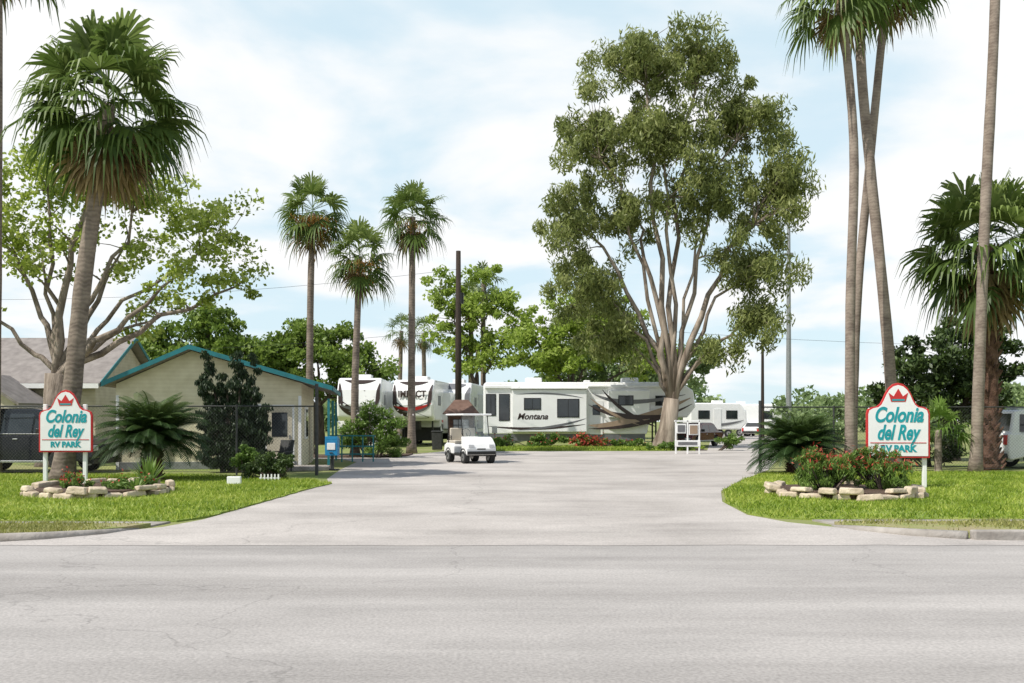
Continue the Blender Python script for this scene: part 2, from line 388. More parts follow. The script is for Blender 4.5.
lawnL=wobble([(-60,15.6),(-14,15.6),(-5.25,15.65),(-5.0,16.3),(-4.88,18),(-4.72,22),(-4.5,25),(-5.3,26.2),(-9,28.7),(-60,28.7)])
lawnR=wobble([(5.0,15.9),(14,15.9),(60,15.9),(60,31),(9.5,31),(7.4,29.5),(5.9,25.8),(4.72,22.3),(4.15,19.4),(4.0,16.9),(4.3,16.2)])
vergeL=[(-60,13.15),(-7.4,13.15),(-6.3,13.6),(-5.6,14.4),(-5.4,14.95),(-60,14.95)]
vergeR=[(60,15.2),(4.9,15.2),(5.2,14.7),(6.1,13.9),(7.2,13.45),(60,13.45)]
sheet('lawn',lawnL,.03,GRASSG,-.05); sheet('lawn',lawnR,.03,GRASSG,-.05)
sheet('verge',vergeL,.06,VERGEG,-.05); sheet('verge',vergeR,.06,VERGEG,-.05)
sheet('sidewalk',[(-60,14.953),(-5.4,14.953),(-5.3,15.52),(-60,15.52)],.026,CONC,-.05)
sheet('sidewalk',[(60,15.203),(4.9,15.203),(4.75,15.83),(60,15.83)],.026,CONC,-.05)
def kerb(name,x0,x1,y,step=1.6):
    e=empty(name,(0,0,0)); mb=MB(); x=x0
    while x<x1:
        l=min(step,x1-x)-.012
        mb.box((x+l/2,y+random.uniform(-.008,.008),.055),(l,.17,.15)); x+=step
    return mb.done('kerb_stones',CONC,e,bevel=.02)
kerb('kerb',-40,-6.9,13.06); kerb('kerb',6.15,40,13.36)
mbk=MB(); mbk.tube([(-6.9,13.06,.03),(-6.3,13.4,.02),(-5.75,14.0,.0),(-5.5,14.7,-.03)],[.085,.08,.07,.05],8); mbk.done('kerb',CONC,smooth=True)
mbk=MB(); mbk.tube([(6.1,13.40,.03),(5.5,13.85,.02),(5.05,14.5,0),(4.85,15.1,-.03)],[.085,.08,.07,.05],8); mbk.done('kerb',CONC,smooth=True)
def inpoly(P,poly):
    x,y=P[:,0],P[:,1]; r=np.zeros(len(P),bool); n=len(poly)
    for i in range(n):
        x1,y1=poly[i]; x2,y2=poly[(i+1)%n]
        if y1==y2: continue
        c=((y1>y)!=(y2>y))&(x<(x2-x1)*(y-y1)/(y2-y1)+x1); r^=c
    return r
def grass(name,poly,bb,n,z,mat,h=.06,w=.012,patch=False):
    P=np.stack([rng.uniform(bb[0],bb[1],n),rng.uniform(bb[2],bb[3],n)],1); P=P[inpoly(P,poly)]
    f=np.sin(P[:,0]*1.7+np.sin(P[:,1]*3.1))+np.sin(P[:,1]*2.3+P[:,0]*.6)+rng.normal(0,.6,len(P))
    P=P[f>(-.5 if patch else -1.5)]
    n=len(P); P=P+rng.normal(0,.03,(n,2))
    hv=1+.35*np.sin(P[:,0]*4.1+2*np.sin(P[:,1]*2.7))*np.sin(P[:,1]*5.3)
    hh=h*rng.uniform(.5,1.5,n)*hv; a=rng.uniform(0,6.28,n); ln=rng.normal(0,.6,(n,2))*hh[:,None]
    dx=np.stack([np.cos(a),np.sin(a)],1)*w*rng.uniform(.7,1.5,(n,1))
    zz=np.full((n,1),z)
    V=np.stack([np.hstack([P-dx,zz]),np.hstack([P+dx,zz]),np.hstack([P+ln,zz+hh[:,None]])],1).reshape(-1,3)
    t=.48+.20*np.sin(P[:,0]*.9+1.3*np.sin(P[:,1]*.7))*np.sin(P[:,1]*1.1+P[:,0]*.3)+.16*np.sin(P[:,0]*3.7+P[:,1]*1.9)*np.sin(P[:,1]*4.3-P[:,0])+.24*rng.normal(size=n)
    return raw(name,V,3,mat,None,t)
grass('lawn_grass',lawnL,(-15,-4.4,15.6,28.7),80000,.025,L_GRASS)
grass('lawn_grass',lawnR,(3.9,17,15.9,30),95000,.025,L_GRASS)
grass('verge_grass',vergeL,(-9,-5.3,13.2,14.95),9000,.055,L_DRY,.05,.01,True)
grass('verge_grass',vergeR,(4.8,9,13.5,15.2),9000,.055,L_DRY,.05,.01,True)
isl=[(-11,42.1),(-6.9,42.1),(-5.4,42.8),(-4.6,44),(-4.6,46.5),(-6,44.9),(-11,44.9)]
sheet('palm_bed',isl,.06,MULCH,-.05)
pad=wobble([(-3.2,51.6),(9.5,51.8),(10.2,54),(11,57),(11,58.2),(-3.2,58.2)],.12,.6)
sheet('trailer_lawn',pad,.04,GRASSG,-.05)
grass('trailer_grass',pad,(-3.2,11,51.6,58.2),22000,.04,L_GRASS,.1,.03)

# ------------------------------------------------------------ signs
def text(body,font_size,loc,mat,parent,width=None,shear=0,bold=0,ext=.004,rotz=0):
    c=bpy.data.curves.new('lettering','FONT'); c.body=body; c.size=font_size; c.align_x='CENTER'; c.extrude=ext; c.shear=shear; c.offset=bold
    c.materials.append(mat)
    o=bpy.data.objects.new('lettering_'+body.lower().replace(' ','_'),c); COL.objects.link(o); o.parent=parent
    o.location=loc; o.rotation_euler=(math.pi/2,0,rotz)
    if width:
        bpy.context.view_layer.update(); o.scale=(width/max(o.dimensions.x,.01),1,1)
    return o
def park_sign(base,sx,sz,z0,rz,postdx):
    e=empty('entrance_sign',base,rz)
    h=[(.75,0),(.75,.98),(.72,1.07),(.62,1.12),(.50,1.14),(.42,1.20),(.36,1.30),(.30,1.43),(.22,1.55),(.12,1.63),(0,1.66)]
    full=[(-x,z) for x,z in h][::-1]; full=h+full[1:]
    cx,cz=0,.75
    def outl(k):
        return [(x*(1-k/.75)*sx,(cz+(z-cz)*(1-k/.80))*sz+z0) for x,z in full]
    mb=MB(); mb.prism(outl(0),-.035,.035,'y'); mb.done('red_border_panel',RED,e,bevel=.006)
    mb=MB(); mb.prism(outl(.045),-.045,-.036,'y'); mb.prism(outl(.045),.036,.045,'y'); mb.done('white_face',WHITE,e)
    mb=MB()
    for x in postdx: mb.box((x*sx,.09,z0*.5+.55),(.09,.09,z0+1.2))
    mb.done('posts',WHITE,e,bevel=.01)
    text('Colonia',.46*sz,(0,-.048,z0+.80*sz),TEALTXT,e,1.14*sx,.3,.014*sz)
    text('del Rey',.46*sz,(-.02*sx,-.048,z0+.41*sz),TEALTXT,e,1.02*sx,.3,.014*sz)
    text('RV PARK',.20*sz,(0,-.048,z0+.14*sz),TEALTXT,e,.86*sx,0,.010*sz)
    mb=MB(); y0,y1=-.052,-.0455; c=z0+1.24*sz
    mb.prism([(-.17*sx,c),(.17*sx,c),(.23*sx,c+.20*sz),(.11*sx,c+.12*sz),(.0,c+.29*sz),(-.11*sx,c+.12*sz),(-.23*sx,c+.20*sz)],y0,y1,'y',0)
    mb.prism([(-.15*sx,c+.02*sz),(.15*sx,c+.02*sz),(.15*sx,c+.06*sz),(-.15*sx,c+.06*sz)],y0-.004,y0-.001,'y',1)
    mb.prism([(-.66*sx,z0+.325*sz),(.66*sx,z0+.325*sz),(.66*sx,z0+.342*sz),(-.66*sx,z0+.342*sz)],y0,y1,'y',0)
    mb.done('crown_emblem',[RED,TEALTXT],e)
    return e
park_sign((8.87,23,0),.95,1.04,.73,math.radians(-4),(-.62,.66))
park_sign((-10.7,24,0),.83,.90,.83,math.radians(4),(-.62,.5))

def planter(cx,cy,rx,ry,n):
    e=empty('stone_planter',(cx,cy,.03))
    mb=MB(); mb.prism([(math.cos(a)*rx*.97,math.sin(a)*ry*.97) for a in [i*2*math.pi/28 for i in range(28)]],-.03,.14,'z'); mb.done('soil',MULCH,e)
    mb=MB()
    for layer in range(2):
        for i in range(n):
            a=(i+.5*layer)*2*math.pi/n+random.uniform(-.05,.05); l=2*math.pi*(rx+ry)/2/n*random.uniform(.7,1.1)
            k=random.uniform(.96,1.05)
            tx,ty=-math.sin(a)*rx,math.cos(a)*ry; rot=Matrix.Rotation(math.atan2(ty,tx)+random.uniform(-.25,.25),3,'Z')@Matrix.Rotation(random.uniform(-.15,.15),3,'X')@Matrix.Rotation(random.uniform(-.08,.08),3,'Y')
            if layer and random.random()<.3: continue
            mb.box((math.cos(a)*rx*k,math.sin(a)*ry*k,.06+.115*layer),(l,random.uniform(.16,.28),random.uniform(.09,.15)),0,rot,random.uniform(.75,1))
    mb.done('stones',STONE,e,bevel=.03); return e
planter(-8.75,21.4,1.36,1.6,19); planter(7.0,21.0,1.45,1.5,19)

bush('flowering_salvia',(6.5,20.6,.1),[(-.25,0,.5,.4,.5,.5),(.3,.2,.45,.35,.5,.45)],70,.15,6500,.12,.024,L_BUSH,-1.1,(L_FLOW,1100,.11,.026,.5))
bush('flowering_salvia',(7.7,20.7,.1),[(0,0,.45,.5,.6,.45),(-.45,.3,.5,.3,.4,.45)],70,.15,6500,.12,.024,L_BUSH,-1.1,(L_FLOW,1000,.11,.026,.48))
bush('low_succulents',(-8.2,20.9,.12),[(0,0,.13,.5,.5,.13),(.4,.3,.2,.3,.3,.15)],24,.12,1800,.11,.03,L_BUSH,-.5,(L_FLOW,120,.06,.04,.2))
bush('low_succulents',(-9.2,21.2,.12),[(0,0,.12,.4,.5,.12),(-.4,.6,.2,.3,.3,.2)],16,.12,1300,.1,.03,L_BUSH,-.5,(L_FLOW,260,.06,.04,.15))
def agave(name,base,n,L,leaf,w=.035):
    e=empty(name,base); V=[];T=[]
    for i in range(n):
        a=i*2.4; el=math.radians(85-65*i/n); d=Vector((math.cos(a)*math.cos(el),math.sin(a)*math.cos(el),math.sin(el))); s=Vector((-math.sin(a),math.cos(a),0))*w
        m=d*L*.5; t=d*L+Vector((0,0,-.08*L)); V+=[-s*.7,s*.7,m+s,m-s,m-s,m+s,t+s*.05,t-s*.05]; T+=[.5,.7]
    raw('leaves',np.array([tuple(v) for v in V]),4,leaf,e,np.array(T)+rng.uniform(-.15,.15,len(T)))
agave('yucca',(-8.1,22.3,.12),45,.75,L_BUSH); agave('yucca',(7.1,21.9,.12),40,.8,L_BUSH)
agave('yucca',(-7.75,20.6,.12),24,.35,L_BUSH)

pinnate('sago_palm',(-9.35,26,0),1.55,150,L_SAGO,1.05,.24,lift=1.15)
pinnate('sago_palm',(8.45,29.6,0),1.6,150,L_SAGO,.60,.28,lift=1.1)
palm('young_fan_palm',(13.0,30.5,0),[(0,0,0),(0,0,.5),(0,0,1.3)],.12,.1,1.15,20,0,16,dmin=-10,leafm=L_BUSH)

# ------------------------------------------------------------ palms
palm('fan_palm',(-11.7,26,0),[(0,0,0),(.28,0,2.5),(.55,0,5.2),(.9,0,7.6),(1.2,0,9.8)],.29,.18,2.5,60,28,20,dmin=-40)
palm('fan_palm',(-15.55,30,0),[(0,0,0),(.05,0,5),(.1,0,10),(.1,0,16.2)],.2,.15,2.2,36,8,16)
palm('fan_palm',(-9.1,45,0),[(0,0,0),(0,0,4),(.05,0,8),(.15,0,10.9)],.2,.13,2.0,38,10,16,fruit=1500,dmin=-44)
palm('fan_palm',(-6.75,43,0),[(0,0,0),(.0,0,3),(.1,0,6),(.2,0,8.6)],.2,.13,1.8,38,12,16,fruit=400,dmin=-44)
palm('fan_palm',(-4.85,48.3,0),[(0,0,0),(0,0,4),(.02,0,8),(.05,0,11.4)],.22,.14,2.0,38,14,16,fruit=300,dmin=-44)
palm('fan_palm',(10.15,30,0),[(0,0,0),(.0,0,5),(.1,0,10),(-.35,0,14.7)],.17,.125,2.1,38,10,18,trunk=PALMTR3,dmin=-50)
palm('fan_palm',(11.9,31,0),[(0,0,0),(-.25,0,4),(-.75,0,9),(-1.1,0,13),(-1.15,0,18)],.19,.14,2,36,8,14,trunk=PALMTR3)
palm('fan_palm',(10.7,31.5,0),[(0,0,0),(.15,0,5),(.5,0,9),(1.15,0,15.6)],.16,.12,1.9,36,10,16,trunk=PALMTR3,dmin=-50)
palm('fan_palm',(13.9,30,0),[(0,0,0),(.15,0,4),(.3,0,8),(.55,0,13),(.7,0,18)],.18,.14,2,36,8,14,trunk=PALMTR3)
palm('shaggy_fan_palm',(15.3,32,0),[(0,0,0),(0,0,2),(-.05,0,5),(-.1,0,7.1)],.27,.24,2.7,64,40,20,trunk=PALMTR2,boots=190,dmin=-42)
for (x,y,z,R) in [(-10.3,92,9.8,2.0),(-7.9,90,9.4,1.9),(-3.2,78,10.9,2.2),(-2.3,80,12.6,2.0),(4.0,88,9,2),(5.6,86,10,2),(6.6,90,9,2)]:
    palm('fan_palm',(x,y,0),[(0,0,0),(0,0,z*.5),(random.uniform(-.3,.3),0,z)],.25,.18,R,24,10,11)

# ------------------------------------------------------------ trees
tree('eucalyptus_tree',(8.6,56,0),2.8,.50,
 [(-1.0,0,22.2,3.2,3,2.6),(1.8,.5,21.8,2.3,2.5,2.1),(4.2,.5,18.8,2.9,3,2.6),(-4.0,0,17.4,2.7,3,2.8),(-.3,-1,17.6,3.0,3,2.4),(2.4,0,14.4,2.7,3,2.3),(6.5,0,14.6,2.2,2.6,2.5),(-5.0,0,13.0,2.2,2.6,2.3),(-1.8,0,13.4,2.2,2.4,2.0),(-4.2,.5,9.4,2.6,2.8,2.2),(4.9,0,10.6,2.6,2.8,2.1),(5.0,0,7.3,2.1,2.4,1.5),(2.6,-.5,5.6,1.4,1.6,1.0),(-2.8,1,6.4,2.2,2.2,1.6)],
 470,.82,84000,.36,.095,L_EUC,BARKEUC,1.0,.36,(.35,0),1.55,.15,.035,.62,.35)
tree('sycamore_tree',(-15.8,34.5,0),3.2,.44,
 [(-2.2,0,8.6,1.6,2,1.9),(-.4,0,10.4,1.7,2,1.4),(1.4,0,10.2,1.9,2.4,1.5),(3.4,0,9.4,1.9,2.2,1.5),(5.7,0,8.0,1.5,1.8,1.7),(6.4,0,6.3,1.0,1.5,.9),(4.6,-.5,6.4,1.5,1.5,.8),(-.5,0,7.4,1.5,2,1.2),(2.0,1,7.6,1.7,2,1.0),(-3.6,0,6,1.6,2,1.8),(3.2,.6,5.2,1.5,1.4,.7)],
 210,.62,15500,.18,.12,L_SYC,BARKGR,.1,.36,(.1,0),1.35,.3,.025,.42)
tree('oak_tree',(-20.5,64,0),2.5,.4,[(0,0,6.2,4.2,3,2.6),(3.2,0,5,2.8,2.6,2.2),(-3.5,0,5,3,2.6,2.2),(1.5,0,7.6,1.6,1.6,1.3)],150,.9,19000,.32,.2,L_BG,BARKDK)
tree('oak_tree',(-12.8,66,0),2.5,.4,[(0,0,5.6,3.4,3,2.4),(3,0,4.4,2.4,2.6,2.0),(-3,0,5.0,2.4,2.6,2.2),(-1.4,0,7.2,1.4,1.6,1.1)],150,.85,19000,.30,.18,L_BG,BARKDK)
tree('pecan_tree',(-2.6,76,0),3,.34,[(-1.5,0,9,2.4,2,2.0),(.8,0,11.4,2.2,2,2.2),(2.6,0,8.8,2.2,2,2.2),(-2.8,0,11.6,1.4,1.6,1.8),(0,0,6.5,3,2,1.6)],120,.75,11000,.32,.19,L_BRIGHT,BARKDK,.1,.4,(0,0),1.2,.4)
tree('pecan_tree',(4.2,72,0),2.6,.34,[(-2.4,0,7,2.4,2,2.0),(.6,0,8.6,2.8,2,2.0),(3.4,0,8.2,2.4,2,2.2),(6,0,6,2.4,2,1.8),(0,0,5.8,4,2,1.2)],140,.8,15000,.32,.19,L_BRIGHT,BARKDK,.1,.4,(0,0),1.2,.4)
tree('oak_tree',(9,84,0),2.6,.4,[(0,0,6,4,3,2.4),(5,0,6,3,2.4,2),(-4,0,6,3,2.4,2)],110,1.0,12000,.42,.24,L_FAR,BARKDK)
tree('magnolia_tree',(17.3,39.5,0),1.6,.3,[(0,0,3.9,2.4,2,2.0),(-1.6,0,2.6,1.8,1.6,1.5),(1.5,0,3.2,1.8,1.8,1.8)],110,.55,19000,.24,.11,L_DARK,BARKDK,.1)
bush('oleander_bush',(14.4,34.2,0),[(-.8,0,.9,.9,.8,.9),(.4,0,.8,.7,.8,.8)],40,.35,6000,.17,.05,L_DARK)
bush('oleander_bush',(-5.9,42.5,0),[(0,0,1.3,1.15,1,1.15),(.9,0,1.0,.8,.8,.9),(-.9,0,.9,.7,.8,.8)],70,.36,11000,.16,.06,L_BUSH,0,(L_FLOWW,500,.09,.08,.8))
bush('round_shrub',(-6.25,26.6,0),[(0,0,.40,.55,.5,.34),(-.65,.2,.33,.35,.4,.28)],50,.17,7500,.08,.035,L_DARK)
bush('round_shrub',(-7.3,27.6,0),[(0,0,.5,.4,.4,.4)],24,.18,3500,.09,.04,L_BUSH)
jel=[]
for x,top,r in((-.85,3.85,.36),(-.35,3.1,.44),(.2,3.8,.44),(.7,3.5,.40),(1.05,2.2,.36),(0,1.6,.6)):
    z=.25
    while z<top:
        k=max(.24,1-(z/top)**2.4*.9); jel.append((x*(.75+.25*z/top)+random.uniform(-.12,.12),random.uniform(-.2,.2),z,r*k,.4*k,.22)); z+=.2
bush('juniper_tree',(-8.5,30.4,0),jel,460,.19,58000,.13,.035,L_JUN,-1.8,inner=.05,stems=False)
bush('garden_bed',(1.5,56.6,0),[(-2.2,0,.35,1.2,.5,.35),(.2,0,.4,1.4,.5,.4),(-3.8,-.2,.5,.6,.5,.5),(5.0,-.3,.3,1.2,.4,.3)],60,.3,8000,.17,.07,L_BUSH,0,(L_FLOW,200,.12,.1,.2))
bush('flowering_salvia',(4.0,56.0,0),[(0,0,.42,.65,.4,.38),(.9,0,.35,.4,.3,.3)],30,.22,3500,.15,.06,L_BUSH,0,(L_FLOW,1100,.14,.1,.15))
bush('garden_bed',(10.6,52.2,0),[(-2.2,0,.25,1.6,.5,.2),(.9,.2,.45,.7,.5,.4)],40,.25,4500,.15,.06,L_BUSH)
C=[];R=[]
for i in range(460):
    x=random.uniform(-120,150); y=random.uniform(128,150); h=5.0+1.6*math.sin(x*.13)+1.4*math.sin(x*.31+1)
    C.append((x,y,random.uniform(.3,1)*h)); R.append(random.uniform(1.2,2.4))
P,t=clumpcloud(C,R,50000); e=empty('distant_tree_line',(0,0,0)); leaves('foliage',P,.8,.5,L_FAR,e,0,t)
mb=MB()
for i in range(60):
    x=random.uniform(-120,150); mb.tube([(x,140,0),(x+.1,140,1.2),(x+random.uniform(-.3,.3),140,2.2)],[.3,.22,.1],6)
mb.done('trunks',BARKDK,e,fix=False)
C=[];R=[]
for i in range(80):
    x=random.uniform(21,40); C.append((x,random.uniform(72,80),random.uniform(.3,3.0+.8*math.sin(x)))); R.append(random.uniform(.7,1.2))
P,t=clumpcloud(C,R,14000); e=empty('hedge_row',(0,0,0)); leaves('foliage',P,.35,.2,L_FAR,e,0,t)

# ------------------------------------------------------------ buildings
def office():
    e=empty('office_building',(-6.95,33,0),math.radians(8)); xl,xr=-5.85,0; D=7; ez=2.65; ax=-3.5; az=3.85
    def rz(x): return az-(az-ez)*(abs(x-ax)/(xr-ax+.6 if x>ax else ax-xl+.25))
    mb=MB(); mb.prism([(xl,0),(xr,0),(xr,rz(xr)),(ax,az),(xl,rz(xl))],0,D,'y'); mb.done('walls',SIDING,e)
    mb=MB()
    for a,b in(((ax,az+.02),(xl-.3,rz(xl)-.1)),((ax,az+.02),(xr+1.0,rz(xr)-.26))):
        mb.add([(a[0],-.5,a[1]),(b[0],-.5,b[1]),(b[0],D+.4,b[1]),(a[0],D+.4,a[1]),(a[0],-.5,a[1]+.14),(b[0],-.5,b[1]+.14),(b[0],D+.4,b[1]+.14),(a[0],D+.4,a[1]+.14)],[(0,1,2,3),(7,6,5,4),(0,4,5,1),(1,5,6,2),(2,6,7,3),(3,7,4,0)])
    mb.done('roof',ROOFGR,e)
    mb=MB()
    for a,b in(((ax,az+.17),(xl-.32,rz(xl)+.05)),((ax,az+.17),(xr+1.02,rz(xr)-.11))):
        mb.add([(a[0],-.535,a[1]),(b[0],-.535,b[1]),(b[0],-.535,b[1]-.15),(a[0],-.535,a[1]-.15),(a[0],-.502,a[1]),(b[0],-.502,b[1]),(b[0],-.502,b[1]-.15),(a[0],-.502,a[1]-.15)],[(0,1,2,3),(7,6,5,4),(0,4,5,1),(1,5,6,2),(2,6,7,3)])
    mb.box((xr+1.04,D/2,rz(xr)-.2),(.035,D+.9,.15))
    for y in(-.35,3.2,6.6): mb.box((xr+.9,y,1.15),(.08,.08,2.3))
    mb.done('fascia_and_posts',TEAL,e)
    mb=MB()
    for x,w,z0,z1 in((-5.0,.9,1.0,2.0),(-1.75,.75,1.0,2.05)):
        mb.box((x,-.03,(z0+z1)/2),(w+.16,.05,z1-z0+.16),0); mb.box((x,-.06,(z0+z1)/2),(w,.02,z1-z0),1); mb.box((x,-.073,(z0+z1)/2),(w,.02,.04),0)
    mb.box((-.7,-.03,1.05),(.95,.05,2.1),0); mb.box((-.7,-.06,1.05),(.82,.02,2.0),2); mb.box((-.7,-.073,1.45),(.5,.012,.8),1)
    mb.box((-.37,-.085,1.05),(.04,.04,.12),3)
    mb.box((xr+.03,2,1.5),(.05,1.2,1.1),0); mb.box((xr+.06,2,1.5),(.02,1.05,.95),1)
    mb.box((xr+.03,4.5,1.05),(.05,1,2.1),2)
    mb.box((-2.6,-.12,1.7),(.5,.22,.4),3)
    mb.box((-2.925,-.015,.12),(5.6,.03,.24),3); mb.box((-.05,-.02,1.2),(.1,.03,2.4),0); mb.box((-5.8,-.02,1.2),(.1,.03,2.4),0)
    mb.done('windows_and_door',[WHITE,GLASS,SIDING2,GALV],e,bevel=.004)
    mb=MB(); mb.box((-.3,-.82,.06),(2.5,1.5,.12)); mb.done('porch_slab',CONC,e,bevel=.015)
office()
def house():
    e=empty('tan_house',(-21.7,42,0)); mb=MB()
    mb.prism([(0,0),(7,0),(7,3.2),(3.5,5.1),(0,3.2)],-6,4.2,'x'); mb.done('walls',SIDING2,e)
    mb=MB()
    for s in(0,1):
        y0,y1=(-.5,3.5) if s==0 else (7.5,3.5); z0,z1=3.0,5.2
        V=[(-6.4,y0,z0),(4.6,y0,z0),(4.6,y1,z1),(-6.4,y1,z1)]
        mb.add(V+[(x,y,z+.14) for x,y,z in V],[(0,1,2,3),(7,6,5,4),(0,4,5,1),(1,5,6,2),(2,6,7,3),(3,7,4,0)])
    mb.done('roof',ROOFGR,e)
    mb=MB()
    for y0,z0 in((-.52,3.1),(7.52,3.1)):
        mb.add([(4.605,y0,z0-.12),(4.605,3.5,5.2),(4.605,3.5,5.37),(4.605,y0,z0+.08),(4.64,y0,z0-.12),(4.64,3.5,5.2),(4.64,3.5,5.37),(4.64,y0,z0+.08)],[(0,1,2,3),(7,6,5,4),(0,4,5,1),(1,5,6,2),(2,6,7,3)])
    mb.done('gable_trim',TEAL,e)
    mb=MB(); mb.box((-.9,-.53,3.02),(10.9,.04,.2),0)
    for x in(-3.5,0,2.8): mb.box((x,-.02,1.7),(1.2,.05,1.3),0); mb.box((x,-.05,1.7),(1.05,.02,1.15),1)
    mb.done('windows',[WHITE,GLASS],e)
    mb=MB(); mb.prism([(-.7,0),(2.3,0),(2.3,2.3),(.8,3.3),(-.7,2.3)],-3,-.2,'y'); mb.done('front_wing',SIDING2,e)
    mb=MB()
    for a,b in(((.8,3.33),(-1.0,2.15)),((.8,3.33),(2.6,2.15))):
        mb.add([(a[0],-3.3,a[1]),(b[0],-3.3,b[1]),(b[0],-.4,b[1]),(a[0],-.4,a[1]),(a[0],-3.3,a[1]+.12),(b[0],-3.3,b[1]+.12),(b[0],-.4,b[1]+.12),(a[0],-.4,a[1]+.12)],[(0,1,2,3),(7,6,5,4),(0,4,5,1),(1,5,6,2),(2,6,7,3),(3,7,4,0)])
    mb.done('wing_roof',ROOFGR,e)
house()

e=empty('mail_kiosk',(-2.55,50.5,0)); mb=MB()
mb.box((0,0,.95),(1.15,.9,1.9))
for x in(-.6,.6):
    for y in(-.48,.48): mb.box((x,y,1.0),(.1,.1,2.0))
mb.done('cabin',WOOD,e,bevel=.01)
mb=MB(); mb.add([(-.92,-.8,1.9),(.92,-.8,1.9),(.92,.8,1.9),(-.92,.8,1.9),(-.35,-.1,2.62),(.35,-.1,2.62),(.35,.1,2.62),(-.35,.1,2.62)],[(3,2,1,0),(4,5,6,7),(0,1,5,4),(1,2,6,5),(2,3,7,6),(3,0,4,7)]); mb.done('shingle_roof',ROOFSH,e)
mb=MB(); mb.box((0,-.47,1.35),(.8,.03,.6),0)
for i in range(3):
    for k in range(2): mb.box((-.26+.26*i,-.49,1.2+.29*k),(.23,.02,.25),1)
mb.box((0,-.47,.6),(.8,.03,.5),0); mb.done('mail_slots',[BLACK,GALV],e)

e=empty('utility_pole',(-2.95,55,0)); mb=MB(); mb.tube([(0,0,-.2),(0,0,5.4),(0,0,10.9)],[.2,.17,.13],10); mb.done('pole',WOODPOLE,e,smooth=True)
mb=MB()
for z in(9.9,6.6):
    mb.tube(bez((0,0,z),(-22,6,z-1.8),(-45,12,z+.2),14),.009,5)
mb.tube(bez((0,0,7.6),(26,10,5.6),(60,22,7.6),14),.009,5)
mb.tube([(.16,0,8),(.16,0,8.6)],[.14,.14],10)
mb.done('wires_and_fittings',BLACK,e)
e=empty('light_mast',(33.2,120,0)); mb=MB(); mb.tube([(0,0,0),(0,0,12),(0,0,25.3)],[.36,.28,.2],10); mb.box((0,0,21.5),(1.0,.4,.3)); mb.done('mast',GALV,e,smooth=False)
e=empty('utility_pole',(21.3,85,0)); mb=MB(); mb.tube([(0,0,0),(0,0,8.6)],[.16,.11],8); mb.box((0,0,8.1),(1.2,.1,.12)); mb.done('pole',WOODPOLE,e)

# ------------------------------------------------------------ chain link fences
def fence(x0,x1,y,h,endpost=0,ep='l'):
    e=empty('chain_link_fence',(x0,y,0)); L=x1-x0; mb=MB()
    n=int(L/2.6)+1
    for i in range(n+1): mb.tube([(L*i/n,0,0),(L*i/n,0,h+.05)],.03,8)
    mb.tube([(0,0,h),(L,0,h)],.022,6); mb.tube([(0,0,.1),(L,0,.1)],.008,4)
    if endpost: mb.tube([(L if ep=='r' else 0,-.07,0),(L if ep=='r' else 0,-.07,endpost)],.05,8)
    mb.done('posts_and_rails',DARKSTEEL,e,smooth=False)
    mb=MB(); s=.10; r=.002; k=-h
    while k<L:
        for sg in(1,-1):
            a=k
            t0,t1=max(0,(0-a)/(h-.1)),min(1,(L-a)/(h-.1))
            if t1>t0:
                z0,z1=.1+t0*(h-.1),.1+t1*(h-.1)
                if sg<0: z0,z1=h+.1-z0,h+.1-z1
                mb.tube([(a+t0*(h-.1),sg*.004,z0),(a+t1*(h-.1),sg*.004,z1)],r,3,cap=False)
        k+=s
    mb.done('wire_mesh',MESHWIRE,e,fix=False)
fence(-22,-5.65,29,2.0,2.65,'r'); fence(7.65,26,30.9,2.0,2.2,'l')

